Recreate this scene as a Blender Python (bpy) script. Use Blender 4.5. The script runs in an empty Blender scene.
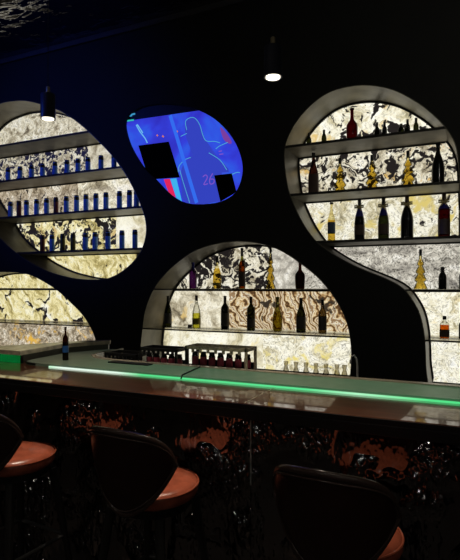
import bpy, bmesh, math, random
from mathutils import Vector, noise as mnoise
random.seed(7)
SC = bpy.context.scene
COL = SC.collection
# ------------------------------------------------------------------ camera geometry (metres; wall face at y = 4)
F_PX, HORIZON, CAM_Z = 510.0, 286.0, 1.6
YAW = math.radians(25.1)
CY, SY = math.cos(YAW), math.sin(YAW)
YW, YB, YBOT = 4.0, 4.37, 4.19          # wall face, back of niches, bottle line

def at(px, py, Y):
    u = (px - 230.0) / F_PX
    d = Y / (CY + u * SY)
    return Vector((d * (-SY + u * CY), Y, CAM_Z + (HORIZON - py) / F_PX * d))
def X_at(px, Y): return at(px, 286, Y).x

# ------------------------------------------------------------------ materials
def mat(name):
    m = bpy.data.materials.new(name); m.use_nodes = True
    nt = m.node_tree; nt.nodes.clear()
    out = nt.nodes.new('ShaderNodeOutputMaterial')
    return m, nt, out
def N(nt, t, **kw):
    n = nt.nodes.new(t)
    for k, v in kw.items():
        if k in n.inputs: n.inputs[k].default_value = v
        else: setattr(n, k, v)
    return n
def c4(c): return (c[0], c[1], c[2], 1.0)
def ramp(nt, fac, stops):
    r = nt.nodes.new('ShaderNodeValToRGB')
    e = r.color_ramp.elements
    while len(e) > 1: e.remove(e[-1])
    e[0].position = stops[0][0]; e[0].color = c4(stops[0][1])
    for p, c in stops[1:]:
        q = e.new(p); q.color = c4(c)
    nt.links.new(fac, r.inputs['Fac'])
    return r.outputs['Color']
def plain(name, col, rough=.5, metal=0.0, var=.12, vscale=14.0, bump=0.0, bscale=60.0, spec=.5, emit=None, es=0.0, coat=0.0):
    m, nt, out = mat(name)
    p = N(nt, 'ShaderNodeBsdfPrincipled', Roughness=rough, Metallic=metal)
    p.inputs['Specular IOR Level'].default_value = spec
    p.inputs['Coat Weight'].default_value = coat
    tc = N(nt, 'ShaderNodeTexCoord')
    nz = N(nt, 'ShaderNodeTexNoise', Scale=vscale, Detail=4.0)
    nt.links.new(tc.outputs['Object'], nz.inputs['Vector'])
    lo = tuple(max(0, x * (1 - var)) for x in col); hi = tuple(min(1, x * (1 + var)) for x in col)
    nt.links.new(ramp(nt, nz.outputs['Fac'], [(.3, lo), (.7, hi)]), p.inputs['Base Color'])
    if bump:
        b = N(nt, 'ShaderNodeBump', Strength=bump, Distance=.004)
        n2 = N(nt, 'ShaderNodeTexNoise', Scale=bscale, Detail=3.0)
        nt.links.new(tc.outputs['Object'], n2.inputs['Vector'])
        nt.links.new(n2.outputs['Fac'], b.inputs['Height']); nt.links.new(b.outputs['Normal'], p.inputs['Normal'])
    if emit:
        p.inputs['Emission Color'].default_value = c4(emit); p.inputs['Emission Strength'].default_value = es
    nt.links.new(p.outputs['BSDF'], out.inputs['Surface'])
    return m
def emis(name, col, s):
    m, nt, out = mat(name)
    e = N(nt, 'ShaderNodeEmission', Strength=s); e.inputs['Color'].default_value = c4(col)
    nt.links.new(e.outputs[0], out.inputs['Surface'])
    return m
def tinted(name, tint, gloss=.08):
    """tinted bottle glass: coloured see-through body with a fresnel sheen"""
    m, nt, out = mat(name)
    t = N(nt, 'ShaderNodeBsdfTransparent'); g = N(nt, 'ShaderNodeBsdfGlossy', Roughness=.08)
    tc = N(nt, 'ShaderNodeTexCoord'); nz = N(nt, 'ShaderNodeTexNoise', Scale=30.0)
    nt.links.new(tc.outputs['Object'], nz.inputs['Vector'])
    nt.links.new(ramp(nt, nz.outputs['Fac'], [(.3, tuple(x * .9 for x in tint)), (.7, tint)]), t.inputs['Color'])
    lw = N(nt, 'ShaderNodeLayerWeight', Blend=.35)
    mx = N(nt, 'ShaderNodeMixShader'); mm = N(nt, 'ShaderNodeMath', operation='MULTIPLY'); mm.inputs[1].default_value = gloss * 6
    nt.links.new(lw.outputs['Fresnel'], mm.inputs[0]); nt.links.new(mm.outputs[0], mx.inputs[0])
    nt.links.new(t.outputs[0], mx.inputs[1]); nt.links.new(g.outputs[0], mx.inputs[2])
    nt.links.new(mx.outputs[0], out.inputs['Surface'])
    return m
def ripple(name, scale, strength, rough, col=(.004, .004, .005), metal=0.0, stretch=(1, 1, 1), spec=.6, fine=.3):
    """black hammered water-ripple panel"""
    m, nt, out = mat(name)
    p = N(nt, 'ShaderNodeBsdfPrincipled', Roughness=rough, Metallic=metal)
    p.inputs['Base Color'].default_value = c4(col); p.inputs['Specular IOR Level'].default_value = spec
    tc = N(nt, 'ShaderNodeTexCoord'); mp = N(nt, 'ShaderNodeMapping'); mp.inputs['Scale'].default_value = stretch
    nt.links.new(tc.outputs['Object'], mp.inputs['Vector'])
    n1 = N(nt, 'ShaderNodeTexNoise', Scale=scale, Detail=2.0, Distortion=1.2)
    v = N(nt, 'ShaderNodeTexVoronoi', Scale=scale * 1.6, feature='SMOOTH_F1')
    nt.links.new(mp.outputs[0], n1.inputs['Vector']); nt.links.new(mp.outputs[0], v.inputs['Vector'])
    a = N(nt, 'ShaderNodeMath', operation='ADD')
    nt.links.new(n1.outputs['Fac'], a.inputs[0]); nt.links.new(v.outputs['Distance'], a.inputs[1])
    b = N(nt, 'ShaderNodeBump', Strength=strength, Distance=.03)
    nt.links.new(a.outputs[0], b.inputs['Height'])
    v2 = N(nt, 'ShaderNodeTexNoise', Scale=scale * 5.5, Detail=1.0); nt.links.new(mp.outputs[0], v2.inputs['Vector'])
    # the fine dimples come in patches
    pn = N(nt, 'ShaderNodeTexNoise', Scale=3.0, Detail=2.0); nt.links.new(tc.outputs['Object'], pn.inputs['Vector'])
    pm = N(nt, 'ShaderNodeMath', operation='MULTIPLY'); nt.links.new(v2.outputs['Fac'], pm.inputs[0])
    nt.links.new(ramp(nt, pn.outputs['Fac'], [(.50, (.05, .05, .05)), (.60, (1, 1, 1))]), pm.inputs[1])
    b2 = N(nt, 'ShaderNodeBump', Strength=fine, Distance=.06)
    nt.links.new(pm.outputs[0], b2.inputs['Height']); nt.links.new(b.outputs['Normal'], b2.inputs['Normal'])
    nt.links.new(b2.outputs['Normal'], p.inputs['Normal'])
    nt.links.new(p.outputs[0], out.inputs['Surface'])
    return m
def wood(name, c1, c2, rough, coat):
    m, nt, out = mat(name)
    p = N(nt, 'ShaderNodeBsdfPrincipled', Roughness=rough)
    p.inputs['Coat Weight'].default_value = coat; p.inputs['Coat Roughness'].default_value = .03; p.inputs['Coat IOR'].default_value = 2.3; p.inputs['Coat Tint'].default_value = (1, .97, .90, 1)
    tc = N(nt, 'ShaderNodeTexCoord'); mp = N(nt, 'ShaderNodeMapping'); mp.inputs['Scale'].default_value = (1.2, 14, 14)
    nt.links.new(tc.outputs['Object'], mp.inputs['Vector'])
    n1 = N(nt, 'ShaderNodeTexNoise', Scale=3.0, Detail=6.0, Distortion=.6)
    nt.links.new(mp.outputs[0], n1.inputs['Vector'])
    nt.links.new(ramp(nt, n1.outputs['Fac'], [(.3, c1), (.72, c2)]), p.inputs['Base Color'])
    b = N(nt, 'ShaderNodeBump', Strength=.012, Distance=.002)
    nt.links.new(n1.outputs['Fac'], b.inputs['Height']); nt.links.new(b.outputs['Normal'], p.inputs['Normal'])
    nt.links.new(p.outputs[0], out.inputs['Surface'])
    return m

def stone(name, stops, blotch=None, bcol=(.015, .012, .012), scale=6.0, warp=.5, stretch=(1, 1, 1), rot=0.0, bscale=7.0, bstretch=(1, 1, 1),
          gold=0.0, goldcol=(.75, .45, .08), rings=False, grain=.35, strength=1.0, seed=0.0):
    """onyx slab lit from behind: the stone itself glows in its own veined colours"""
    m, nt, out = mat(name); L = nt.links.new
    tc = N(nt, 'ShaderNodeTexCoord'); mp = N(nt, 'ShaderNodeMapping')
    mp.inputs['Location'].default_value = (seed * 3.7, seed * 1.3, seed * 2.1)
    mp.inputs['Rotation'].default_value = (0, rot, 0)
    L(tc.outputs['Object'], mp.inputs['Vector'])
    w = N(nt, 'ShaderNodeTexNoise', Scale=scale * .6, Detail=4.0); L(mp.outputs[0], w.inputs['Vector'])
    ws = N(nt, 'ShaderNodeVectorMath', operation='SUBTRACT'); ws.inputs[1].default_value = (.5, .5, .5); L(w.outputs['Color'], ws.inputs[0])
    wm = N(nt, 'ShaderNodeVectorMath', operation='SCALE'); wm.inputs['Scale'].default_value = warp; L(ws.outputs[0], wm.inputs[0])
    wa = N(nt, 'ShaderNodeVectorMath', operation='ADD'); L(mp.outputs[0], wa.inputs[0]); L(wm.outputs[0], wa.inputs[1])
    s1 = N(nt, 'ShaderNodeMapping'); s1.inputs['Scale'].default_value = stretch; L(wa.outputs[0], s1.inputs['Vector'])
    if rings:
        wv = N(nt, 'ShaderNodeTexWave', Scale=scale * .75, Distortion=2.5, Detail=3.0); wv.wave_type = 'RINGS'; wv.rings_direction = 'Y'
        wv.inputs['Detail Scale'].default_value = 2.2
        L(s1.outputs[0], wv.inputs['Vector']); basefac = wv.outputs['Fac']
    else:
        n1 = N(nt, 'ShaderNodeTexNoise', Scale=scale, Detail=7.0, Roughness=.62); L(s1.outputs[0], n1.inputs['Vector']); basefac = n1.outputs['Fac']
    col = ramp(nt, basefac, stops)
    # fine grain
    g = N(nt, 'ShaderNodeTexNoise', Scale=42.0, Detail=4.0, Roughness=.7); L(s1.outputs[0], g.inputs['Vector'])
    gm = N(nt, 'ShaderNodeMix', data_type='RGBA', blend_type='MULTIPLY'); gm.inputs[0].default_value = grain
    L(col, gm.inputs[6]); L(ramp(nt, g.outputs['Fac'], [(.38, (.05, .045, .035)), (.52, (1, 1, 1))]), gm.inputs[7])
    col = gm.outputs[2]
    if gold:
        gn = N(nt, 'ShaderNodeTexNoise', Scale=5.0, Detail=3.0); gv = N(nt, 'ShaderNodeVectorMath', operation='ADD'); gv.inputs[1].default_value = (9, 4, 2)
        L(wa.outputs[0], gv.inputs[0]); L(gv.outputs[0], gn.inputs['Vector'])
        gx = N(nt, 'ShaderNodeMix', data_type='RGBA'); L(ramp(nt, gn.outputs['Fac'], [(.64 - gold * .2, (0, 0, 0)), (.74 - gold * .2, (1, 1, 1))]), gx.inputs[0])
        L(col, gx.inputs[6]); gx.inputs[7].default_value = c4(goldcol); col = gx.outputs[2]
    if blotch:
        s2 = N(nt, 'ShaderNodeMapping'); s2.inputs['Scale'].default_value = bstretch; L(wa.outputs[0], s2.inputs['Vector'])
        b1 = N(nt, 'ShaderNodeTexNoise', Scale=bscale, Detail=3.0, Roughness=.5, Distortion=.8); L(s2.outputs[0], b1.inputs['Vector'])
        bx = N(nt, 'ShaderNodeMix', data_type='RGBA'); L(ramp(nt, b1.outputs['Fac'], [(blotch, (0, 0, 0)), (blotch + .035, (1, 1, 1))]), bx.inputs[0])
        L(col, bx.inputs[6]); bx.inputs[7].default_value = c4(bcol); col = bx.outputs[2]
    p = N(nt, 'ShaderNodeBsdfPrincipled', Roughness=.25); p.inputs['Base Color'].default_value = (.05, .05, .045, 1)
    L(col, p.inputs['Emission Color']); p.inputs['Emission Strength'].default_value = strength
    L(p.outputs[0], out.inputs['Surface'])
    return m

M = {}
M['wall'] = plain('black_paint', (.0095, .0095, .0088), .75, var=.2, vscale=3)
M['dark'] = plain('dark_plaster', (.012, .012, .014), .85, var=.2)
M['liner'] = plain('bronze_grey_metal', (.135, .125, .10), .42, .5, var=.4, vscale=6)
M['gasket'] = plain('black_gasket', (.006, .006, .006), .6)
M['shelf'] = plain('brushed_grey_shelf', (.19, .178, .15), .5, .4, var=.3, vscale=6)
M['shelf_glass'] = tinted('smoked_shelf_glass', (.80, .78, .72), .06)
M['shelf_edge'] = plain('dark_shelf_edge', (.03, .028, .025), .5, .3)
M['bar'] = wood('lacquered_mahogany', (.095, .027, .012), (.20, .064, .027), .3, 1.0)
M['bar_edge'] = plain('black_bar_edge', (.006, .005, .005), .45)
M['ledge'] = plain('pale_stone_nosing', (.62, .54, .42), .25, var=.2, vscale=9)
M['counter'] = plain('pale_counter_stone', (.62, .55, .40), .22, var=.3, vscale=18)
M['grey_panel'] = plain('dark_grey_panel', (.13, .135, .11), .5)
M['steel'] = plain('dark_steel', (.05, .05, .05), .4, .8)
M['ripple'] = ripple('black_ripple_panel', 6, .13, .06, col=(.24, .23, .23), metal=1.0, stretch=(1.3, 1, .7), fine=.75)
M['ripple_ceiling'] = ripple('black_ripple_ceiling', 4.0, .45, .05, col=(.28, .28, .30), metal=1.0, stretch=(.8, 1.6, 1), fine=.2)
M['floor'] = wood('dark_floor_boards', (.02, .012, .008), (.045, .028, .018), .55, 0)
M['seam'] = plain('grey_metal_seam', (.55, .54, .52), .45, .0)
M['leather'] = plain('dark_brown_leather', (.022, .008, .006), .33, bump=.25, bscale=90, var=.2)
M['piping'] = plain('brown_leather_piping', (.05, .030, .024), .22, var=.15)  # lighter than the back leather: pale rim highlights put into the colour
M['seat_leather'] = plain('tan_brown_leather', (.40, .10, .052), .24, bump=.25, bscale=70, var=.22, vscale=20)
M['legwood'] = plain('black_stained_wood', (.012, .011, .010), .45)
M['footrail'] = plain('grey_foot_rail', (.12, .12, .12), .35, .7)
M['pendant'] = plain('black_pendant', (.028, .032, .05), .38)
M['brass'] = plain('brushed_brass', (.50, .42, .24), .4, .35)
M['cable'] = plain('black_cable', (.01, .01, .01), .6)
M['lens'] = emis('warm_lamp_lens', (1, .93, .74), 2.2)
M['can_blue'] = plain('blue_can', (.10, .32, 1.0), .4, .0, var=.3, vscale=40)
M['can_red'] = plain('russet_can', (.17, .035, .02), .4, .2, var=.3, vscale=40)
M['can_olive'] = plain('olive_can', (.11, .10, .02), .4, .2, var=.3, vscale=40)
M['black'] = plain('black_cap', (.006, .006, .007), .4)
M['navy'] = plain('blue_foil', (.03, .03, .30), .35, .3)
M['glass_dark'] = plain('near_black_glass', (.010, .011, .010), .14)
M['glass_green'] = tinted('dark_green_glass', (.11, .12, .06))
M['glass_red'] = tinted('red_glass', (.17, .02, .03))
M['glass_brown'] = tinted('brown_glass', (.15, .075, .055))
M['glass_umber'] = tinted('umber_glass', (.30, .24, .14))
M['glass_purple'] = tinted('purple_glass', (.18, .07, .20))
M['glass_smoke'] = tinted('smoky_glass', (.66, .63, .54))
M['glass_olive'] = tinted('olive_glass', (.45, .44, .20))
M['glass_clear'] = tinted('clear_glass', (.88, .88, .84), .12)
M['glass_yellow'] = tinted('yellow_glass', (.90, .84, .60), .03)
M['liq_yellow'] = tinted('yellow_liquid', (.85, .82, .22), .03)
M['liq_amber'] = tinted('amber_liquid', (.85, .33, .04))
M['liq_brown'] = tinted('brown_liquid', (.42, .16, .07))
M['liq_gold'] = tinted('golden_liquid', (.93, .80, .36), .02)
M['gold_ribbon'] = plain('gold_ribbon', (.55, .45, .22), .5, .0)
M['lab_blue'] = plain('pale_blue_label', (.10, .16, .28), .6)
M['lab_grey'] = plain('grey_label', (.10, .095, .085), .6)
M['lab_brown'] = plain('brown_label', (.10, .06, .045), .6)
M['lab_yellow'] = plain('dull_yellow_label', (.40, .33, .05), .6)
M['lab_bright_blue'] = plain('bright_blue_label', (.03, .16, .55), .5)
M['rack'] = plain('black_rack', (.008, .008, .008), .5)
M['rack_rim'] = plain('pale_rack_rim', (.75, .66, .46), .5, var=.35, vscale=60)
M['jar_red'] = plain('dusky_red_band', (.50, .09, .13), .5)
M['chrome'] = plain('grey_chrome', (.5, .5, .5), .35, .3)
M['green_led'] = None

# ------------------------------------------------------------------ mesh helpers
def link_mesh(name, me, m, parent=None, smooth=True):
    o = bpy.data.objects.new(name, me); COL.objects.link(o)
    if m is not None: me.materials.append(m)
    if smooth:
        for p in me.polygons: p.use_smooth = True
    if parent is not None: o.parent = parent
    return o
def obj(name, bm, m, parent=None, smooth=False, sharp=35):
    bmesh.ops.recalc_face_normals(bm, faces=bm.faces)
    me = bpy.data.meshes.new(name); bm.to_mesh(me); bm.free()
    o = link_mesh(name, me, m, parent, smooth)
    if smooth: me.set_sharp_from_angle(angle=math.radians(sharp))
    return o
def thing(name, label, cat, loc=(0, 0, 0), rz=0, group=None):
    o = bpy.data.objects.new(name, None); COL.objects.link(o)
    o.location = loc; o.rotation_euler = (0, 0, rz); o.empty_display_size = .05
    return tag(o, label, cat, group)
def tag(o, label, cat, group=None):
    o['label'] = label; o['category'] = cat
    if group: o['group'] = group
    return o
def struct(o): o['kind'] = 'structure'; return o
def add_box(bm, c, s, bev=0.0, rot=None):
    r = bmesh.ops.create_cube(bm, size=1.0)
    vs = r['verts']
    for v in vs: v.co = Vector((v.co.x * s[0], v.co.y * s[1], v.co.z * s[2]))
    if bev:
        es = list({e for v in vs for e in v.link_edges})
        q = bmesh.ops.bevel(bm, geom=es, offset=bev, segments=2, affect='EDGES', profile=.5)
        vs = list({v for f in q['faces'] for v in f.verts} | {v for v in vs if v.is_valid})
    for v in vs:
        if rot is not None: v.co = rot @ v.co
        v.co += Vector(c)
    return vs
def box(name, lo, hi, m, parent=None, bev=0.0):
    bm = bmesh.new(); c = [(a + b) / 2 for a, b in zip(lo, hi)]; s = [b - a for a, b in zip(lo, hi)]
    add_box(bm, c, s, bev); return obj(name, bm, m, parent)
def lathe(bm, prof, seg=20, c=(0, 0, 0), sx=1.0, sy=1.0):
    """prof: list of (radius, z) bottom to top; capped"""
    rings = []
    for r, z in prof:
        rings.append([bm.verts.new((c[0] + sx * r * math.cos(2 * math.pi * i / seg), c[1] + sy * r * math.sin(2 * math.pi * i / seg), c[2] + z)) for i in range(seg)])
    for a, b in zip(rings, rings[1:]):
        for i in range(seg): bm.faces.new((a[i], a[(i + 1) % seg], b[(i + 1) % seg], b[i]))
    bm.faces.new(rings[0][::-1]); bm.faces.new(rings[-1])
def tube(bm, pts, r, seg=8, r2=None):
    pts = [Vector(p) for p in pts]; n = len(pts); rings = []
    for i, p in enumerate(pts):
        t = (pts[min(i + 1, n - 1)] - pts[max(i - 1, 0)]).normalized()
        up = Vector((0, 0, 1)) if abs(t.z) < .95 else Vector((1, 0, 0))
        a = t.cross(up).normalized(); b = a.cross(t)
        rr = r if r2 is None else r + (r2 - r) * i / (n - 1)
        rings.append([bm.verts.new(p + rr * (a * math.cos(2 * math.pi * k / seg) + b * math.sin(2 * math.pi * k / seg))) for k in range(seg)])
    for a, b in zip(rings, rings[1:]):
        for k in range(seg): bm.faces.new((a[k], a[(k + 1) % seg], b[(k + 1) % seg], b[k]))
    bm.faces.new(rings[0][::-1]); bm.faces.new(rings[-1])
def prism(bm, poly, axis, a0, a1):
    """poly: list of 2D points; axis 'z' -> poly is (x,y) between z a0..a1; axis 'y' -> poly is (x,z) between y a0..a1"""
    f = (lambda p, a: (p[0], p[1], a)) if axis == 'z' else (lambda p, a: (p[0], a, p[1]))
    A = [bm.verts.new(f(p, a0)) for p in poly]; B = [bm.verts.new(f(p, a1)) for p in poly]
    n = len(poly)
    fs = [bm.faces.new(A), bm.faces.new(B[::-1])]
    for i in range(n): bm.faces.new((A[i], A[(i + 1) % n], B[(i + 1) % n], B[i]))
    bmesh.ops.triangulate(bm, faces=fs)
def smooth_loop(pts, k=4, closed=True, hard=()):
    """Catmull-Rom resample of a closed loop; indices in hard stay sharp corners"""
    out = []; n = len(pts)
    for i in range(n):
        p0, p1, p2, p3 = pts[(i - 1) % n], pts[i], pts[(i + 1) % n], pts[(i + 2) % n]
        if i in hard: p0 = p1
        if (i + 1) % n in hard: p3 = p2
        if i in hard and (i + 1) % n in hard: out.append(p1); continue
        for j in range(k):
            t = j / k
            out.append(tuple(.5 * ((2 * p1[d]) + (-p0[d] + p2[d]) * t + (2 * p0[d] - 5 * p1[d] + 4 * p2[d] - p3[d]) * t * t + (-p0[d] + 3 * p1[d] - 3 * p2[d] + p3[d]) * t ** 3) for d in (0, 1)))
    return out
def copy_tree(o, parent=None):
    c = o.copy(); COL.objects.link(c); c.parent = parent
    for ch in list(o.children): copy_tree(ch, c)
    return c

# ------------------------------------------------------------------ niche outlines, on the wall face
def outline(pix, tail=()):
    pts = [(lambda v: (v.x, v.z))(at(x, y, YW)) for x, y in pix]
    return pts + [tuple(t) for t in tail]
ZB = .82
O_LEFT = smooth_loop(outline([(-38, 150), (-32, 128), (-18, 112), (0, 103.5), (14, 100.8), (30, 101.2), (57, 109), (78, 122), (98, 140), (117, 161), (130, 181),
                              (140, 202), (145.5, 218), (146.5, 234), (141, 252), (128, 267.5), (112, 277.5), (98, 280), (80, 279.5), (64, 276.5), (44, 270),
                              (20, 256), (-2, 236), (-14, 216), (-26, 198), (-35, 176)]), 4)
lowl = outline([(-33, 340), (-36, 312), (-39, 290), (-34, 279), (-18, 273), (0, 271.5), (22, 272.5), (35, 276.5), (48, 283.5), (59, 291), (72, 303), (83, 314.5), (91, 327), (95.6, 338), (98, 352)])
O_LOWL = smooth_loop(lowl + [(lowl[-1][0] + .05, ZB), (lowl[0][0] + .05, ZB)], 4, hard=(14, 15, 16, 0))
mid = outline([(140.5, 345), (142.4, 328), (145, 311), (152, 292), (161.5, 278), (176, 263.5), (192.6, 251.8), (211.8, 244.6), (235.7, 241), (259.6, 243), (279, 249.3),
               (298, 261), (317, 276), (331.5, 292.5), (343, 311.5), (349.6, 331), (352, 354), (350.8, 376)])
O_MID = smooth_loop(mid + [(mid[-1][0], ZB), (mid[0][0] + .02, ZB)], 4, hard=(17, 18, 19, 0))
right = outline([(428, 386), (425.7, 369), (425, 351), (423.6, 333), (419.6, 315), (412.5, 301), (402.5, 288.5), (388, 280), (371, 273), (353.6, 265.7), (335.7, 256), (318, 243.6),
                 (305, 227), (295, 208), (288.3, 190), (284.6, 166), (284.5, 148), (290.7, 131), (301, 115.5), (315.5, 101), (332, 91), (352.6, 85.8), (373, 85.3),
                 (394, 90), (414, 100), (430, 111.5), (442.5, 123.5), (452, 136), (457.5, 151), (459.5, 175), (461, 205), (466, 240), (474, 280), (482, 330), (486, 370)])
O_RIGHT = smooth_loop(right + [(right[-1][0], ZB), (right[0][0] + .01, ZB)], 4, hard=(34, 35, 36, 0))
scr = outline([(125.3, 128), (126.5, 119), (132, 111.5), (143, 106), (160, 103.5), (180, 104.5), (200, 110), (219, 121.6), (234, 139), (242, 158), (243, 175), (236, 193),
               (221, 202.3), (204, 205), (186.5, 204), (171, 195.5), (155.6, 180), (142.6, 166.5), (130.5, 146)])
O_SCR = smooth_loop(scr, 4)
NICHES = [('left', O_LEFT), ('low_left', O_LOWL), ('middle', O_MID), ('right', O_RIGHT), ('screen', O_SCR)]

# ------------------------------------------------------------------ room shell
XL, XR, ZC = -9.0, 6.0, 4.07
YF = -2.6
def back_wall():
    bm = bmesh.new(); edges = []
    def ring(pts):
        vs = [bm.verts.new((p[0], YW, p[1])) for p in pts]
        for i in range(len(vs)): edges.append(bm.edges.new((vs[i], vs[(i + 1) % len(vs)])))
    ring([(XL, 0), (XR, 0), (XR, ZC), (XL, ZC)])
    for _, o in NICHES: ring(o)
    bmesh.ops.triangle_fill(bm, use_beauty=True, use_dissolve=False, edges=edges)
    r = bmesh.ops.extrude_face_region(bm, geom=list(bm.faces))
    for v in r['geom']:
        if isinstance(v, bmesh.types.BMVert): v.co.y = YB
    return struct(obj('wall_back', bm, M['wall']))
back_wall()
struct(box('wall_rear', (XL, 4.44, 0), (XR, 4.52, ZC), M['dark']))
struct(box('floor', (XL, YF, -.1), (XR, 4.52, 0), M['floor']))
struct(box('ceiling', (XL, YF, ZC), (XR, 4.52, ZC + .1), M['ripple_ceiling']))
struct(box('wall_left', (XL - .1, YF, 0), (XL, 4.52, ZC), M['dark']))
struct(box('wall_right', (XR, YF, 0), (XR + .1, 4.52, ZC), M['dark']))
struct(box('wall_front', (XL, YF - .1, 0), (XR, YF, ZC), M['dark']))

def offset_loop(pts, d):
    out = []; n = len(pts)
    A = sum(pts[i][0] * pts[(i + 1) % n][1] - pts[(i + 1) % n][0] * pts[i][1] for i in range(n))
    s = 1 if A > 0 else -1
    for i in range(n):
        a, b, c = pts[i - 1], pts[i], pts[(i + 1) % n]
        tx, tz = c[0] - a[0], c[1] - a[1]; l = math.hypot(tx, tz) or 1
        out.append((b[0] - s * tz / l * d, b[1] + s * tx / l * d))
    return out
def liner(name, pts, y0, y1, m, th=.006):
    """metal lining of a niche"""
    bm = bmesh.new(); n = len(pts)
    inn, outl = offset_loop(pts, th), offset_loop(pts, -.001)
    R = [[bm.verts.new((p[0], y, p[1])) for p in q] for q, y in ((outl, y0), (inn, y0), (inn, y1), (outl, y1))]
    for a in range(4):
        A, B = R[a], R[(a + 1) % 4]
        for i in range(n): bm.faces.new((A[i], A[(i + 1) % n], B[(i + 1) % n], B[i]))
    return struct(obj(name, bm, m, None, True, 50))
for k, (nm, o) in enumerate(NICHES):
    if nm == 'screen': liner('trim_%d' % (k + 1), o, YW - .004, YW + .05, M['dark'])
    else:
        liner('trim_%d' % (k + 1), o, YW - .004, YB - .001, M['liner'])
        liner('trim_%d' % (k + 6), offset_loop(o, .006), YB - .016, YB - .0005, M['gasket'], .014)

struct(box('trim_20', (XL, YW - .03, ZC - .05), (XR, YW - .001, ZC - .001), plain('dark_cornice', (.05, .05, .055), .5)))
struct(box('trim_21', (XL, YB + .001, 0), (XR, YB + .028, .799), M['dark']))
# ------------------------------------------------------------------ backlit stone slabs
CREAM = [(.30, (.10, .08, .05)), (.40, (.42, .36, .24)), (.50, (.80, .735, .55)), (.60, (.98, .93, .76)), (.72, (1, .98, .92))]
PALE = [(.28, (.22, .19, .11)), (.39, (.66, .59, .38)), (.49, (.92, .88, .70)), (.58, (1, .97, .82)), (.75, (1.0, 1.0, .96))]
YELL = [(.30, (.12, .09, .03)), (.40, (.50, .41, .15)), (.50, (.86, .76, .38)), (.60, (.98, .93, .66)), (.72, (1, 1, .90))]
GREY = [(.30, (.14, .13, .12)), (.42, (.42, .39, .33)), (.54, (.70, .66, .56)), (.66, (.95, .92, .83))]
TAUPE = [(.30, (.05, .035, .022)), (.42, (.28, .22, .14)), (.53, (.58, .49, .35)), (.66, (.92, .86, .72))]
AGATE = [(.03, (.10, .05, .02)), (.16, (.42, .24, .09)), (.30, (.72, .55, .30)), (.45, (.88, .78, .52)), (.55, (.40, .22, .08)), (.62, (.72, .54, .28)), (.82, (.92, .86, .68)), (.96, (.35, .22, .11))]
SLABS = []
def slab(px0, px1, z0, z1, key, label, **kw):
    x0, x1 = X_at(px0, YB), X_at(px1, YB)
    m = stone('backlit_' + key, seed=len(SLABS) + 1.0, **kw)
    cx, cz = (x0 + x1) / 2, (z0 + z1) / 2
    bm = bmesh.new(); add_box(bm, (0, 0, 0), (x1 - x0 - .002, .025, z1 - z0 - .002))
    o = obj('stone_panel', bm, m); o.location = (cx, YB + .014, cz)
    tag(o, label, 'stone panel', 'backlit stone panels behind the shelves'); SLABS.append(o)
Z = [.80, 1.205, 1.575, 1.963, 2.357, 2.757, 3.15, 3.75]
SA = 1.0
slab(-60, 165, Z[6], Z[7], 'arch', 'glowing speckled cream stone panel under the arch of the left round niche', stops=CREAM, blotch=.66, bscale=16, scale=9, grain=.6, strength=SA * .85)
slab(-60, 88, Z[5], Z[6], 'swirl', 'glowing pale stone panel with black scrolls behind the upper cans, left niche', stops=CREAM, blotch=.49, bcol=(.012, .012, .04), bscale=10, warp=1.0, scale=7, strength=SA * .8)
slab(88, 165, Z[5], Z[6], 'plain', 'narrow plain cream glowing stone panel right of the black-scrolled panel, left niche', stops=CREAM, scale=5, grain=.35, strength=SA * .8)
slab(-60, 78, Z[4], Z[5], 'taupe', 'glowing brown-grey mottled stone panel behind the middle row of cans', stops=TAUPE, blotch=.62, bscale=12, bstretch=(1, 1, .5), scale=9, grain=.7, strength=SA)
slab(78, 165, Z[4], Z[5], 'beige', 'glowing beige stone panel with faint white crystals behind the middle row of cans', stops=CREAM, blotch=.70, bcol=(.1, .09, .08), bscale=9, scale=7, grain=.5, strength=SA)
slab(-60, 116, Z[3], Z[4], 'inkblot', 'glowing yellow stone panel with large black blots behind the lowest row of cans', stops=YELL, blotch=.485, bscale=7.5, warp=.7, gold=.3, goldcol=(.6, .42, .16), scale=7, strength=SA)
slab(116, 165, Z[3], Z[4], 'ivory', 'small smooth ivory glowing stone panel behind the two rightmost lowest cans', stops=PALE, scale=4, grain=.15, strength=SA)
slab(-60, 135, Z[2], Z[3], 'straw', 'glowing straw-coloured streaked stone panel below the lowest shelf of the round left niche', stops=YELL, blotch=.64, bscale=9, bstretch=(1.6, 1, .8), rot=.7, scale=7, stretch=(2.2, 1, .7), strength=SA)
slab(-60, 125, Z[1], Z[2], 'streak', 'glowing pale yellow diagonal-streaked stone panel between the shelves, lower left niche', stops=YELL, blotch=.58, bscale=6, rot=.6, scale=6, stretch=(2.6, 1, .7), strength=SA)
slab(-60, 125, Z[0], Z[1], 'ochre', 'glowing brown stone panel with ochre patches at the foot of lower left niche', stops=TAUPE, gold=.32, goldcol=(.78, .46, .07), blotch=.70, bscale=9, scale=11, grain=.8, strength=SA)
slab(140, 272, Z[2], Z[3], 'zebra', 'glowing white stone panel with dense black blotches under the middle arch', stops=CREAM, blotch=.50, bscale=9, bstretch=(.75, 1, 1.2), warp=.7, scale=7, strength=SA * .95)
slab(272, 305, Z[2], Z[3], 'cloud', 'glowing cloudy grey-white stone panel behind the red-brown bottle, middle niche', stops=GREY, blotch=.66, bcol=(.2, .19, .2), bscale=8, warp=.8, scale=6, strength=SA)
slab(130, 229, Z[1], Z[2], 'sand', 'glowing sandy cream stone panel behind the three leftmost bottles, middle niche', stops=CREAM, blotch=.66, bcol=(.06, .06, .05), bscale=10, rot=-.6, bstretch=(1.8, 1, .8), gold=.2, goldcol=(.72, .52, .20), scale=6, strength=SA)
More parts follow.
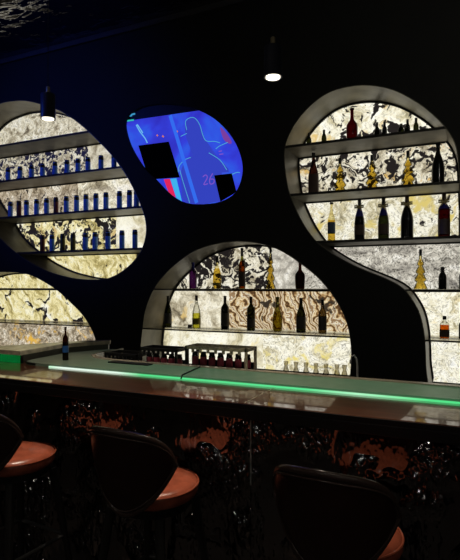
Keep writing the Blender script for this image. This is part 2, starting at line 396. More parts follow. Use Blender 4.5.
slab(229, 366, Z[1], Z[2], 'agate', 'glowing stone panel with brown agate swirls behind the four right bottles, middle niche', stops=AGATE, blotch=.645, bcol=(.04, .03, .02), bscale=5, bstretch=(.7, 1, 1.8), rings=True, warp=.55, scale=5.5, grain=.4, strength=SA)
slab(120, 263, Z[0], Z[1], 'butter', 'glowing smooth buttery stone panel behind the black racks', stops=PALE, scale=4, grain=.25, gold=.1, goldcol=(.85, .7, .3), strength=SA * 1.05)
slab(263, 366, Z[0], Z[1], 'lemon', 'glowing lemon and white veined stone panel behind the row of small glasses', stops=PALE, blotch=.70, bscale=7, gold=.40, goldcol=(.80, .68, .22), scale=8, grain=.6, strength=SA * 1.05)
slab(280, 480, Z[5], Z[6], 'leopard', 'glowing cream stone panel with black spots under the arch of the right niche', stops=PALE, blotch=.555, bscale=10, warp=.4, gold=.28, goldcol=(.72, .52, .20), scale=7, strength=SA * 1.1)
slab(280, 480, Z[4], Z[5], 'magpie', 'glowing stone panel thick with black flecks behind the golden tree bottles, right niche', stops=CREAM, blotch=.515, bscale=12, bstretch=(.8, 1, 1.3), rot=.5, warp=.5, gold=.2, scale=8, grain=.5, strength=SA)
slab(290, 480, Z[3], Z[4], 'feather', 'glowing white and yellow feathery stone panel behind the ribboned bottles, right niche', stops=PALE, blotch=.63, bscale=9, bstretch=(.8, 1, 1.6), rot=.7, gold=.36, goldcol=(.72, .58, .18), scale=7, stretch=(1, 1, 1.6), grain=.55, strength=SA)
slab(305, 490, Z[2], Z[3], 'granite', 'glowing grey granite-like stone panel behind the single tall tree bottle', stops=GREY, blotch=.70, bcol=(.10, .10, .10), bscale=16, scale=9, grain=.9, strength=SA)
slab(395, 500, Z[1], Z[2], 'frost', 'glowing white speckled stone panel behind the square amber bottle', stops=PALE, blotch=.68, bscale=14, bcol=(.07, .06, .04), gold=.2, goldcol=(.85, .70, .38), scale=9, grain=.5, strength=SA * 1.08)
slab(395, 500, Z[0], Z[1], 'chalk', 'glowing chalky stone panel at the foot of the right niche', stops=PALE, blotch=.69, bscale=13, bcol=(.14, .13, .10), scale=10, grain=.6, strength=SA * 1.02)

# ------------------------------------------------------------------ shelves cut to each niche's outline
def span(pts, z, near=None):
    xs = []
    n = len(pts)
    for i in range(n):
        (x0, z0), (x1, z1) = pts[i], pts[(i + 1) % n]
        if (z0 - z) * (z1 - z) < 0: xs.append(x0 + (x1 - x0) * (z - z0) / (z1 - z0))
    xs.sort(); return xs[0], xs[-1]
TH = .02
def shelf(o, z, label):
    TH = .012 if z < 1.7 else .02
    a0, b0 = span(o, z - .001); a1, b1 = span(o, z - TH)
    p = [(a0 + .004, z), (b0 - .004, z), (b1 - .004, z - TH), (a1 + .004, z - TH)]
    cx = (a0 + b0) / 2
    t = thing('wall_shelf', label, 'shelf', (cx, YW, z), 0, 'shelves in the lit niches')
    bm = bmesh.new(); prism(bm, [(q[0] - cx, q[1] - z) for q in p], 'y', .012, YB - YW - .003); obj('glass_board' if z < 1.7 else 'board', bm, M['shelf_glass' if z < 1.7 else 'shelf'], t)
    bm = bmesh.new(); prism(bm, [(q[0] - cx, q[1] - z) for q in p], 'y', .002, .012); obj('front_edge', bm, M['shelf_edge'], t)
    bm = bmesh.new(); add_box(bm, (0, YB - YW - .010, -TH - .006), (min(b0 - a0, b1 - a1) - .02, .012, .012)); obj('rear_batten', bm, M['shelf_edge'], t)
for z, lab in ((3.15, 'top empty metal shelf under the arch of the left round niche'), (2.757, 'second metal shelf from the top in the left round niche, carrying ten blue cans'),
               (2.357, 'third metal shelf from the top in the left round niche, carrying fourteen cans'), (1.963, 'lowest metal shelf in the left round niche, carrying nine cans')):
    shelf(O_LEFT, z, lab)
shelf(O_LOWL, 1.575, 'upper bare dark shelf in the lower left niche'); shelf(O_LOWL, 1.205, 'lower bare dark shelf in the lower left niche')
shelf(O_MID, 1.575, 'upper dark shelf of the middle arch, carrying five bottles'); shelf(O_MID, 1.205, 'lower dark shelf of the middle arch, carrying seven bottles')
for z, lab in ((2.757, 'top metal shelf of the right niche, carrying the bright red bottle and miniatures'), (2.357, 'second metal shelf of the right niche, carrying three golden tree bottles'),
               (1.963, 'third metal shelf of the right niche, carrying ribboned bottles'), (1.575, 'fourth thin shelf of the right niche, carrying one tree bottle'), (1.205, 'lowest shelf of the right niche, carrying the square amber bottle')):
    shelf(O_RIGHT, z, lab)

# ------------------------------------------------------------------ bottles
def prof(kind, h, r):
    P = {'bordeaux': [(.92, 0), (1, .015), (1, .60), (.92, .67), (.55, .74), (.34, .79), (.31, .96), (.36, .965), (.36, 1)],
         'burgundy': [(.92, 0), (1, .015), (1, .42), (.93, .52), (.70, .64), (.45, .74), (.33, .82), (.29, .96), (.34, .965), (.34, 1)],
         'slim': [(.92, 0), (1, .015), (1, .55), (.9, .62), (.5, .72), (.36, .80), (.33, .95), (.42, .955), (.42, 1)],
         'waisted': [(.8, 0), (.9, .03), (.98, .30), (1, .45), (.95, .54), (.62, .62), (.36, .68), (.30, .76), (.28, .95), (.36, .955), (.36, 1)],
         'round': [(.75, 0), (.9, .04), (1, .22), (.98, .42), (.78, .56), (.45, .66), (.33, .74), (.30, .95), (.38, .955), (.38, 1)],
         'mini': [(.9, 0), (1, .03), (1, .55), (.85, .66), (.5, .76), (.42, .82), (.42, 1)],
         'can': [(.88, 0), (1, .03), (1, .86), (.94, .91), (.86, .94)],
         'flask': [(.96, 0), (1, .02), (1, .60), (.9, .68), (.45, .75), (.36, .79), (.36, 1)]}[kind]
    return [(a * r, b * h) for a, b in P]
def sub_prof(p, h, z0, z1, grow=0.0, shrink=0.0):
    """the slice of a profile between two heights, slightly fatter (labels) or thinner (liquid)"""
    def rad(z):
        for (r0, a), (r1, b) in zip(p, p[1:]):
            if a <= z <= b: return r0 + (r1 - r0) * ((z - a) / (b - a) if b > a else 0)
        return p[-1][0]
    zs = sorted({z0, z1} | {z for _, z in p if z0 < z < z1})
    return [(rad(z) + grow - shrink, z) for z in zs]
def bottle(label, kind, x, zs, h, r, glass, cap=None, cap_from=.86, lab=None, labz=(.12, .42), liquid=None, level=.5, bow=None, foil=None, foilz=(.62, .88), cat='bottle', group='bottles in the niches', flat=1.0, y=YBOT, name='bottle', seg=20, square=False):
    t = thing(name, label, cat, (x, y, zs), 0, group)
    p = prof(kind, h, r)
    sg = 4 if square else seg
    rt = math.pi / 4
    def lat(pp, m, nm, par=t):
        bm = bmesh.new(); lathe(bm, pp, sg if not square else 24, sy=flat)
        if square:   # superellipse section for square shouldered flasks
            for v in bm.verts:
                rr = math.hypot(v.co.x, v.co.y / flat)
                if rr > r * .55:
                    a = math.atan2(v.co.y / flat, v.co.x); k = 1 / (abs(math.cos(a)) ** 6 + abs(math.sin(a)) ** 6) ** (1 / 6)
                    v.co.x = rr * k * math.cos(a); v.co.y = rr * k * math.sin(a) * flat
        return obj(nm, bm, m, par, True)
    lat(p, glass, 'glass_body')
    if cap is not None: lat(sub_prof(p, h, cap_from * h, h, .0012) + [(.1 * r, h + .002)], cap, 'cap')
    if lab is not None: lat(sub_prof(p, h, labz[0] * h, labz[1] * h, .0009), lab, 'label')
    if foil is not None: lat(sub_prof(p, h, foilz[0] * h, foilz[1] * h, .0009), foil, 'foil')
    if liquid is not None: lat(sub_prof(p, h, .012 * h, level * h, 0, .003), liquid, 'liquid')
    if bow is not None:
        bm = bmesh.new(); zc = .80 * h
        for s in (-1, 1):
            tube(bm, [(0, -r * .45, zc), (s * r * .45, -r * .5, zc + .012), (s * r * .85, -r * .5, zc + .012), (s * r * .85, -r * .5, zc - .002), (s * r * .4, -r * .5, zc - .004), (0, -r * .45, zc)], .0075, 6)
            tube(bm, [(0, -r * .45, zc), (s * r * .4, -r * .55, zc - .03)], .004, 6)
        lathe(bm, [(r * .40, zc - .006), (r * .42, zc), (r * .40, zc + .006)], 14)
        obj('ribbon', bm, bow, t, True)
    return t
def tree_bottle(label, x, zs, h, r):
    """fir-tree shaped bottle: four wavy tiers, golden liquid, black outline and cap"""
    t = thing('tree_bottle', label, 'bottle', (x, YBOT, zs), 0, 'golden tree bottles')
    hb = h * .84
    tiers = [(1, 0), (1.05, .03), (.60, .20), (.62, .22), (.92, .27), (.90, .30), (.44, .45), (.46, .47), (.74, .51), (.72, .54), (.30, .69), (.32, .71), (.54, .75), (.50, .78), (.20, .92), (.19, 1.0)]
    p = [(a * r, b * hb) for a, b in tiers]
    bm = bmesh.new(); lathe(bm, p, 12, sy=.6); obj('glass_body', bm, M['glass_yellow'], t, True)
    bm = bmesh.new(); lathe(bm, [(max(a - .006, .003), b * .97 + .004) for a, b in p[:-1]], 12, sy=.6); obj('golden_liquid', bm, M['liq_gold'], t, True)
    bm = bmesh.new(); lathe(bm, [(r * .24, hb), (r * .24, h)], 14); obj('cap', bm, M['black'], t, True)
    bm = bmesh.new()
    for s in (-1, 1): tube(bm, [(s * a, 0, b) for a, b in p], .0032, 6)
    obj('dark_outline', bm, M['black'], t, True)
    return t
def hz(px, py, zs): return at(px, py, YBOT).z - zs
def bx(px): return X_at(px, YBOT)

# right niche, top shelf
zA, zB_, zC_, zD, zE = 2.757, 2.357, 1.963, 1.575, 1.205
ord_ = ['leftmost', 'second from left', 'third from left', 'fourth from left', 'fifth from left', 'sixth from left', 'seventh from left', 'eighth from left', 'ninth from left', 'tenth from left',
        'eleventh from left', 'twelfth from left', 'thirteenth from left', 'rightmost']
for i, (px, py) in enumerate([(309, 133), (324, 130)]):
    bottle('tiny dark miniature bottle, %s of the two left of the bright red bottle' % ('left one' if i == 0 else 'right one'), 'mini', bx(px), zA, hz(px, py, zA),   .021, M['glass_green'], M['black'], .7, group='miniature bottles on the top right shelf')
bottle('bright red slim-necked bottle on the top shelf of the right niche', 'waisted', bx(352), zA, hz(352, 108.5, zA), .046, M['glass_red'], M['glass_red'], .97)
for i, (px, py) in enumerate([(377, 122.5), (384.5, 121.5), (401, 124), (407.5, 119.5), (416, 118)]):
    bottle('tiny dark miniature bottle, %s of the five right of the bright red bottle' % ord_[i].replace('fifth from left', 'rightmost'), 'mini', bx(px), zA, hz(px, py, zA), .020 if i != 2 else .024, M['glass_dark'] if i % 2 else M['glass_green'], M['black'], .8, group='miniature bottles on the top right shelf')
# second shelf
bottle('tall dull red-brown bottle left of the golden tree bottles, right niche', 'burgundy', bx(313.5), zB_, hz(313.5, 153, zB_), .043, M['glass_brown'], M['black'], .9, lab=M['lab_brown'], labz=(.05, .5))
for i, px in enumerate((340, 372, 408)):
    tree_bottle(('leftmost', 'middle', 'rightmost')[i] + ' golden tree-shaped bottle of the row of three, second right shelf', bx(px), zB_, hz(px, (158, 155, 151)[i], zB_), .054)
bottle('large near-black bottle at the right end of the shelf of golden tree bottles', 'burgundy', bx(438), zB_, hz(438, 144, zB_), .046, M['glass_dark'], M['black'], .9)
# third shelf
bottle('slim clear yellowish bottle with a blue label, left of the ribboned bottles', 'slim', bx(331.5), zC_, hz(331.5, 202.5, zC_), .031, M['glass_yellow'], M['black'], .955, lab=M['lab_blue'], labz=(.22, .5), liquid=M['liq_gold'], level=.55)
bottle('dark bottle with blue neck and gold bow, first of the ribboned bottles', 'burgundy', bx(359.5), zC_, hz(359.5, 199, zC_), .041, M['glass_dark'], M['black'], .86, lab=M['lab_brown'], labz=(.14, .38), bow=M['gold_ribbon'], foil=M['navy'], foilz=(.58, .76), group='ribboned bottles on the third right shelf')
bottle('dark bottle with blue neck and green body, second of the ribboned bottles', 'burgundy', bx(383.5), zC_, hz(383.5, 198, zC_), .042, M['glass_green'], M['black'], .86, lab=M['lab_brown'], labz=(.14, .38), bow=M['gold_ribbon'], foil=M['navy'], foilz=(.58, .76), group='ribboned bottles on the third right shelf')
bottle('wide black bottle with gold bow and brown neck, third of the ribboned bottles', 'burgundy', bx(407), zC_, hz(407, 195.5, zC_), .048, M['glass_dark'], M['lab_brown'], .80, bow=M['gold_ribbon'], group='ribboned bottles on the third right shelf')
bottle('dark red bottle with brown bow at the right end of the third right shelf', 'bordeaux', bx(444), zC_, hz(444, 193, zC_), .043, M['glass_red'], M['lab_brown'], .84, lab=M['lab_brown'], labz=(.08, .42), bow=M['gold_ribbon'], foil=M['navy'], foilz=(.64, .76), group='ribboned bottles on the third right shelf')
bottle('black bottle cut by the right picture edge beside the dark red bottle', 'bordeaux', bx(464.5), zC_, hz(464, 198, zC_), .042, M['glass_dark'], M['black'], .9)
# fourth shelf
tree_bottle('tall golden tree-shaped bottle with black cap standing alone against grey stone', bx(420.5), zD, hz(420.5, 249.5, zD), .046)
bottle('squat black bottle with a sprig at its neck, fourth right shelf', 'mini', bx(442.5), zD, hz(442.5, 267, zD), .029, M['glass_dark'], M['black'], .85)
spr = [c for c in COL.objects if c.get('label', '').startswith('squat black bottle')][0]
bm = bmesh.new()
for a, l in ((2.6, .07), (2.2, .05), (.7, .045), (1.1, .06)):
    d = Vector((math.cos(a), -.2, math.sin(a))); tube(bm, [(0, 0, .125), d * l * .5 + Vector((0, 0, .13)), d * l + Vector((0, 0, .122))], .004, 6, .001)
obj('sprig', bm, M['lab_brown'], spr, True)
bottle('black bottle cut by the right picture edge on the fourth right shelf', 'mini', bx(463.5), zD, hz(463, 266, zD), .032, M['glass_dark'], M['black'], .85)
# fifth shelf
bottle('square clear bottle of amber drink with black stopper, lowest right shelf', 'flask', bx(444.5), zE, hz(444.5, 316, zE), .034, M['glass_clear'], M['black'], .84, liquid=M['liq_amber'], level=.60, lab=M['lab_brown'], labz=(.06, .38), flat=.7, square=True)
bottle('dark bottle cut by the right picture edge on the lowest right shelf', 'slim', bx(463.5), zE, hz(463, 314, zE), .034, M['glass_dark'], M['black'], .9)
# middle niche upper shelf
bottle('purple bottle with blue neck at the left of the upper middle shelf', 'bordeaux', bx(193), zD, hz(193, 262.5, zD), .036, M['glass_purple'], M['navy'], .74)
bottle('ornate gold-flecked round bottle second from left on the upper middle shelf', 'round', bx(217), zD, hz(217, 256, zD), .040, M['glass_yellow'], M['black'], .80, liquid=M['liq_gold'], level=.62, lab=M['lab_yellow'], labz=(.1, .18))
bottle('amber-necked dark bottle in the centre of the upper middle shelf', 'slim', bx(242), zD, hz(242, 248, zD), .030, M['glass_olive'], M['black'], .80, liquid=M['liq_amber'], level=.68, lab=M['lab_brown'], labz=(.06, .42))
tree_bottle('golden tree-shaped bottle left of the red-brown bottle, upper middle shelf', bx(270.5), zD, hz(270.5, 247, zD), .042)
bottle('red-brown slim-necked bottle at the right of the upper middle shelf', 'waisted', bx(300), zD, hz(300, 261.5, zD), .043, M['glass_brown'], M['glass_brown'], .97, liquid=M['liq_brown'], level=.6)
# middle niche lower shelf
rows = [(168, 296, 'burgundy', .036, 'glass_green', 'black', None, 'dark green bottle with grey shoulder, leftmost on the lower middle shelf', None, 'lab_grey', (.12, .45)),
        (196.5, 295.5, 'burgundy', .040, 'glass_clear', 'lab_brown', 'liq_yellow', 'clear bottle half full of yellow drink on the lower middle shelf', .46, 'lab_yellow', (.12, .30)),
        (225, 296, 'bordeaux', .038, 'glass_dark', 'black', None, 'straight black bottle third from left on the lower middle shelf', None, 'lab_grey', (.10, .50)),
        (251, 297, 'bordeaux', .037, 'glass_green', 'black', None, 'dark green bottle with faint label left of the pale green bottle, lower middle shelf', None, 'lab_grey', (.1, .36)),
        (277.5, 297, 'round', .043, 'glass_olive', 'lab_yellow', 'liq_gold', 'pale yellow-green bulging bottle on the lower middle shelf', .60, None, None),
        (301, 298, 'burgundy', .041, 'glass_green', 'black', None, 'dark green bottle with wide label right of the yellow-green bulging bottle', None, 'lab_grey', (.12, .46)),
        (322.5, 299.5, 'slim', .034, 'glass_umber', 'black', None, 'olive-brown slim bottle at the right end of the lower middle shelf', None, 'lab_grey', (.1, .5))]
for px, py, kd, r, g, cp, liq, lab, lev, lb, lz in rows:
    bottle(lab, kd, bx(px), zE, hz(px, py, zE), r, M[g], M[cp], .84, liquid=M[liq] if liq else None, level=lev or .5, lab=M[lb] if lb else None, labz=lz or (.1, .4))
bm = bmesh.new(); add_box(bm, (0, 0, .0165), (.035, .03, .033), .003); o = obj('small_box', bm, M['lab_brown']); o.location = (bx(190), YBOT, zE)
tag(o, 'tiny brown box beside the half-full yellow bottle', 'box')

# ------------------------------------------------------------------ blue cans in the left niche
protos = {}
def can_proto(key, m, lower=None):
    t = bpy.data.objects.new('drink_can', None)
    return t
CANH = {2.757: .185, 2.357: .200, 1.963: .196}
def can(px, zs, body, label):
    key = (body, zs)
    if key not in protos:
        t = thing('drink_can', label, 'can', (bx(px), YBOT, zs), 0, 'slim cans in the left round niche')
        h, r = CANH[zs], .0265
        bm = bmesh.new(); lathe(bm, prof('can', h, r), 18); obj('can_body', bm, M[body], t, True)
        bm = bmesh.new(); lathe(bm, [(r * .87, h * .94), (r * .90, h * .97), (r * .88, h), (r * .2, h + .002)], 18); obj('lid', bm, M['black'], t, True)
        bm = bmesh.new(); lathe(bm, [(r * 1.012, h * .74), (r * 1.012, h * .86), (r * .96, h * .91)], 18); obj('dark_collar', bm, M['black'], t, True)
        protos[key] = t
    else:
        t = copy_tree(protos[key]); t.location = (bx(px), YBOT, zs); t['label'] = label
    return t
def nth(i, n): return 'rightmost' if i == n - 1 else ord_[i]
rowA = [8, 20, 31.5, 42.5, 55, 67, 78, 88, 101, 114]
rowB = [10.4, 19, 26.5, 36.5, 46.5, 56, 66.3, 76.6, 86, 96, 106, 119.5, 129.5, 136.5]
rowC = [42.4, 52, 62.6, 73, 85.4, 95, 108, 122, 135]
redB = {1, 5, 6, 8, 9}; redC = {0}
names = {'can_blue': 'blue', 'can_red': 'russet', 'can_olive': 'olive'}
for i, px in enumerate(rowA): can(px, 2.757, 'can_blue', 'slim blue can, %s in the upper row of ten, left niche' % nth(i, 10))
for i, px in enumerate(rowB):
    b = 'can_red' if i in (1, 5) else 'can_blue'
    can(px, 2.357, b, 'slim %s can, %s in the middle row of fourteen, left niche' % (names[b], nth(i, 14)))
for i, px in enumerate(rowC):
    b = {0: 'can_red', 2: 'can_olive', 3: 'can_olive'}.get(i, 'can_blue')
    can(px, 1.963, b, 'slim %s can, %s in the lowest row of nine, left niche' % (names[b], nth(i, 9)))

# ------------------------------------------------------------------ LED screen
YS = YW + .02
def poly_at(pix, Y, dx=0): return [(lambda v: (v.x, v.z))(at(x, y, Y)) for x, y in pix]
sc_t = thing('led_screen', 'blue glowing rounded video screen set in the black wall between the niches', 'screen', at(185, 205, YS))
def on_screen(name, pix, m, y0, y1, smooth=0, parent=sc_t, hard=()):
    p = poly_at(pix, YS)
    if smooth: p = smooth_loop(p, smooth, hard=hard)
    bm = bmesh.new(); prism(bm, p, 'y', y0, y1); o = obj(name, bm, m); o.parent = parent
    o.matrix_parent_inverse.identity(); o.location = -Vector(parent.location); return o
def stroke(bm, pix, w, y0, y1, sm=4):
    pts = [Vector((p[0], p[1])) for p in poly_at(pix, YS)]
    q = []
    for i in range(len(pts) - 1):
        p0, p1, p2, p3 = pts[max(i - 1, 0)], pts[i], pts[i + 1], pts[min(i + 2, len(pts) - 1)]
        for j in range(sm):
            t = j / sm; q.append(.5 * ((2 * p1) + (p2 - p0) * t + (2 * p0 - 5 * p1 + 4 * p2 - p3) * t * t + (3 * p1 - p0 - 3 * p2 + p3) * t ** 3))
    q.append(pts[-1]); L, R = [], []
    for i, p in enumerate(q):
        t = (q[min(i + 1, len(q) - 1)] - q[max(i - 1, 0)]).normalized(); n = Vector((-t.y, t.x))
        L.append(p + n * w / 2); R.append(p - n * w / 2)
    for i in range(len(q) - 1):
        a = [bm.verts.new((v.x, y0, v.y)) for v in (L[i], L[i + 1], R[i + 1], R[i])]; b = [bm.verts.new((v.x, y1, v.y)) for v in (L[i], L[i + 1], R[i + 1], R[i])]
        bm.faces.new(a); bm.faces.new(b[::-1])
        for k in range(4): bm.faces.new((a[k], a[(k + 1) % 4], b[(k + 1) % 4], b[k]))
def strokes(name, lines, w, m, y0, y1, parent=sc_t):
    for l in lines:
        bm = bmesh.new(); stroke(bm, l, w, y0, y1)
        o = obj(name, bm, m); o.parent = parent; o.location = -Vector(parent.location)
def screen_mat():
    m, nt, out = mat('blue_video_picture'); L = nt.links.new
    tc = N(nt, 'ShaderNodeTexCoord'); nz = N(nt, 'ShaderNodeTexNoise', Scale=3.2, Detail=3.0, Distortion=.6); L(tc.outputs['Object'], nz.inputs['Vector'])
    col = ramp(nt, nz.outputs['Fac'], [(.30, (.030, .028, .50)), (.48, (.035, .05, .70)), (.62, (.03, .10, .78)), (.75, (.09, .06, .62))])
    e = N(nt, 'ShaderNodeEmission', Strength=1.0); L(col, e.inputs['Color']); L(e.outputs[0], out.inputs['Surface']); return m
M['display'] = screen_mat()
bm = bmesh.new(); prism(bm, offset_loop(O_SCR, .0065), 'y', YS + .002, YS + .035)
o = obj('housing', bm, M['black']); o.parent = sc_t; o.location = -Vector(sc_t.location)
DISP = [(127, 121), (199.6, 110.5), (211, 116), (219, 121.8), (233.5, 139), (241.3, 158), (242.3, 175), (235.5, 192.5), (221, 201.4), (204, 204), (187, 203), (171.5, 195), (156, 179.5), (143, 166), (131, 146), (126.3, 131)]
on_screen('display', DISP, M['display'], YS - .002, YS + .003, 3, hard=(0, 1))
y1 = YS - .002
M['off'] = plain('unlit_screen_module', (.003, .003, .004), 1.0, spec=0.0)
on_screen('dark_module', [(138.7, 145.7), (169, 141.8), (180, 177.5), (154, 179.3), (149, 179.6)], M['off'], y1 - .004, y1, parent=sc_t)
on_screen('dark_module', [(214.5, 175.5), (232.0, 173.5), (236.5, 191.3), (234, 193.8), (220.6, 201.6)], M['off'], y1 - .004, y1)
fig = on_screen('figure', [(186.5, 203), (182, 190), (181, 173), (184, 164), (190, 158), (195, 152), (191, 146), (186.5, 138), (185, 128), (186.5, 121), (191, 118), (196, 118.5), (200, 124), (203.5, 135), (206, 142), (208, 150), (216, 157), (225, 165), (229, 172), (215, 175.5), (220.5, 201)],
                emis('figure_blue', (.034, .055, .52), 1.0), y1 - .0015, y1, 2)
strokes('figure_outline', [[(187, 130), (185.7, 122), (189.5, 118.2), (195, 118.2), (200, 125), (203, 135), (206.5, 141), (215, 141.5), (220, 143)], [(191, 157.5), (185, 160), (179.5, 166), (178.5, 172)], [(209, 153), (220, 160), (227, 170)],
                           [(181, 136.5), (187, 133.5)], [(216, 149), (220, 146), (228, 142.5)], [(180, 170), (184, 184), (190, 203)], [(231, 175), (237, 172.5), (240, 172.7)]], .0048, emis('outline_cyan', (.10, .50, .72), .9), y1 - .0035, y1 - .0015)
strokes('light_beam', [[(170.5, 115.5), (178, 140), (187, 170), (197, 203)]], .035, emis('beam_blue', (.034, .15, .86), 1.0), y1 - .0045, y1 - .0035)
on_screen('red_stripe', [(164, 179.4), (170, 178.9), (176, 197.5), (171.8, 194.8), (168.5, 191.5)], emis('stripe_red', (.75, .02, .10), 1.0), y1 - .002, y1)
on_screen('cyan_stripe', [(170.5, 178.9), (176.5, 178.4), (182, 201.3), (176.6, 197.9)], emis('stripe_cyan', (.05, .45, .85), 1.0), y1 - .002, y1)
on_screen('red_glow', [(220.5, 127), (226, 132.5), (231.5, 141), (230.5, 144), (225, 141), (222, 135)], emis('glow_maroon', (.20, .05, .34), 1.0), y1 - .0012, y1, 3)
strokes('glyph', [[(203, 177), (206, 175), (207.5, 178), (204, 184.5), (208, 183.8)], [(213, 173.5), (210, 179), (210.5, 184), (214, 183), (214, 179.5), (210.6, 179.2)], [(219, 151.5), (222, 151)], [(219.5, 154.5), (223.5, 154)]], .008, emis('glyph_violet', (.22, .09, .58), 1.0), y1 - .0035, y1 - .0015)
strokes('streak', [[(136.5, 125), (140, 131.5), (145, 138), (147.5, 143)], [(137.5, 124.5), (143, 133)]], .010, emis('streak_cyan', (.16, .5, .85), 1.0), y1 - .003, y1)
on_screen('glitch_pixel', [(127.2, 120.3), (134, 119.4), (134.2, 120.8), (127, 121.8)], emis('pixel_teal', (.03, .55, .45), 1.0), y1 - .0045, y1 - .0025)
strokes('glitch_pixel', [[(131, 114.8), (135, 113.8)], [(129, 116.2), (132, 115.5)], [(138, 108.3), (140.5, 107.8)]], .012, emis('pixel_cyan', (.05, .32, .60), 1.0), y1 - .004, YS + .003)
strokes('spark', [[(157, 135), (158, 136)], [(162.5, 136), (164, 137)], [(176.5, 131.5), (178, 131.7)]], .014, emis('spark_orange', (.75, .25, .15), .8), y1 - .004, y1)

# ------------------------------------------------------------------ the bar
ZT = 1.10
bar = thing('bar_counter', 'long dark wooden bar counter with glossy top and black rippled front', 'bar', (0, 2.2, 0))
def bpart(name, lo, hi, m, bev=0.0, parent=bar):
    o = box(name, lo, hi, m, parent, bev); o.location = -Vector((0, 2.2, 0)); return o
XBL, XBR = -5.2, 2.2
joints = [XBL] + [X_at(px, 2.2) for px in (-60, 92, 262, 345)] + [XBR]
bm = bmesh.new()
add_box(bm, ((XBL + XBR) / 2, 2.30, ZT - .012), (XBR - XBL, .62, .024), .004)
o = obj('top', bm, M['bar'], bar); o.location = (0, -2.2, 0)
bpart('front_edge', (XBL, 1.984, ZT - .066), (XBR, 2.05, ZT - .0245), M['bar_edge'], .003)
bpart('front_edge', (XBL, 1.984, ZT - .024), (XBR, 1.9895, ZT - .0025), M['bar_edge'], .001)
seam_x = X_at(250, 2.12)
xs = [XBL, seam_x - 2.44, seam_x, seam_x + 1.22, XBR]
for a, b in zip(xs, xs[1:]):
    bm = bmesh.new(); c = ((a + b) / 2, 2.14, .53); add_box(bm, (0, 0, 0), (b - a - .003, .02, 1.016))
    o = obj('front_panel', bm, M['ripple'], bar); o.location = (c[0], c[1] - 2.2, c[2])
bpart('joint_strip', (seam_x - .0022, 2.126, .70), (seam_x + .0022, 2.131, ZT - .05), M['seam'])
bpart('carcass', (XBL, 2.152, .02), (XBR, 2.58, ZT - .024), M['bar_edge'])
bpart('kick_plate', (XBL, 2.10, 0), (XBR, 2.152, .022), M['bar_edge'])
for jx in (X_at(262, 2.2),):
    bm = bmesh.new(); add_box(bm, (jx, 2.19, ZT + .0004), (.003, .395, .0012)); o = obj('top_joint', bm, M['counter'], bar); o.location = (0, -2.2, 0)

# frosted glass slab along the back of the bar top, turning back at its left end
TS = .018
outer = [(XBR, 2.374), (-2.36, 2.374), (-2.46, 2.378), (-2.53, 2.39), (-2.58, 2.42), (-2.60, 2.48), (-2.63, 2.82), (-2.55, 3.02), (-2.47, 3.15)]
inner = [(-2.40, 3.15), (-2.42, 2.95), (-2.38, 2.80), (-2.28, 2.71), (-2.15, 2.668), (-2.0, 2.655), (XBR, 2.655)]
ledge = thing('glass_ledge', 'long frosted green-lit glass ledge along the back of the bar, curving away at left', 'ledge', (0, 2.42, ZT))
def ledge_glass():
    m, nt, out = mat('frosted_glass_painted_glow'); L = nt.links.new
    p = N(nt, 'ShaderNodeBsdfPrincipled', Roughness=.38); p.inputs['Specular IOR Level'].default_value = .35
    tc = N(nt, 'ShaderNodeTexCoord'); nz = N(nt, 'ShaderNodeTexNoise', Scale=12.0, Detail=4.0); L(tc.outputs['Object'], nz.inputs['Vector'])
    L(ramp(nt, nz.outputs['Fac'], [(.3, (.17, .19, .14)), (.7, (.22, .25, .19))]), p.inputs['Base Color'])
    sx = N(nt, 'ShaderNodeSeparateXYZ'); L(tc.outputs['Object'], sx.inputs[0])
    mr = N(nt, 'ShaderNodeMapRange'); mr.inputs['From Min'].default_value = -2.45; mr.inputs['From Max'].default_value = -1.7; L(sx.outputs['X'], mr.inputs[0])
    L(ramp(nt, mr.outputs[0], [(0, (.012, .016, .010)), (1, (.018, .062, .030))]), p.inputs['Emission Color']); p.inputs['Emission Strength'].default_value = 1.0  # green light on the slab painted as emission, fading towards the left
    L(p.outputs[0], out.inputs['Surface']); return m
bm = bmesh.new(); prism(bm, [(x, y - 2.42) for x, y in outer + inner], 'z', .0005, TS); obj('slab', bm, ledge_glass(), ledge)
bm = bmesh.new(); off = [(x + (.0 if i > 4 else .0), y) for i, (x, y) in enumerate(inner)]
prism(bm, [(x, y - 2.42) for x, y in inner] + [(x, y - 2.42 + .045) for x, y in inner[::-1]], 'z', -.03, TS + .005); obj('pale_nosing', bm, M['ledge'], ledge)
bm = bmesh.new(); tube(bm, [(x, y - 2.42 - .004, .010) for x, y in outer[2:7]], .0075, 6); obj('dark_edge_trim', bm, M['black'], ledge)
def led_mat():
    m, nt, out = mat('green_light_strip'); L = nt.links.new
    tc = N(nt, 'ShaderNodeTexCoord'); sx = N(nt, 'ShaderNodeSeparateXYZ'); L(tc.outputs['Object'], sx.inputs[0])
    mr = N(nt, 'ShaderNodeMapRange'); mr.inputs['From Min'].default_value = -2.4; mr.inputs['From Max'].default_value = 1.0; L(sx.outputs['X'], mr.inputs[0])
    col = ramp(nt, mr.outputs[0], [(0, (.40, .9, .50)), (.05, (.85, 1, .88)), (.17, (.8, 1, .85)), (.22, (.10, .75, .26)), (.50, (.12, .78, .30)), (.57, (.45, .95, .58)), (.66, (.10, .78, .26)), (1, (.05, .70, .16))])  # whitish stretch near the left paints the niche reflection into the strip
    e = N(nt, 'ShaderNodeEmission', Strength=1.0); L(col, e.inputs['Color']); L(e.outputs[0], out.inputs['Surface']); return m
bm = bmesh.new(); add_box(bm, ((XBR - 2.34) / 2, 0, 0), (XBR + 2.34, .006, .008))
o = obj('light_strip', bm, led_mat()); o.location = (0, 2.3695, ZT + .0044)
tag(o, 'thin glowing green light strip where the bar top meets the glass ledge', 'light strip')
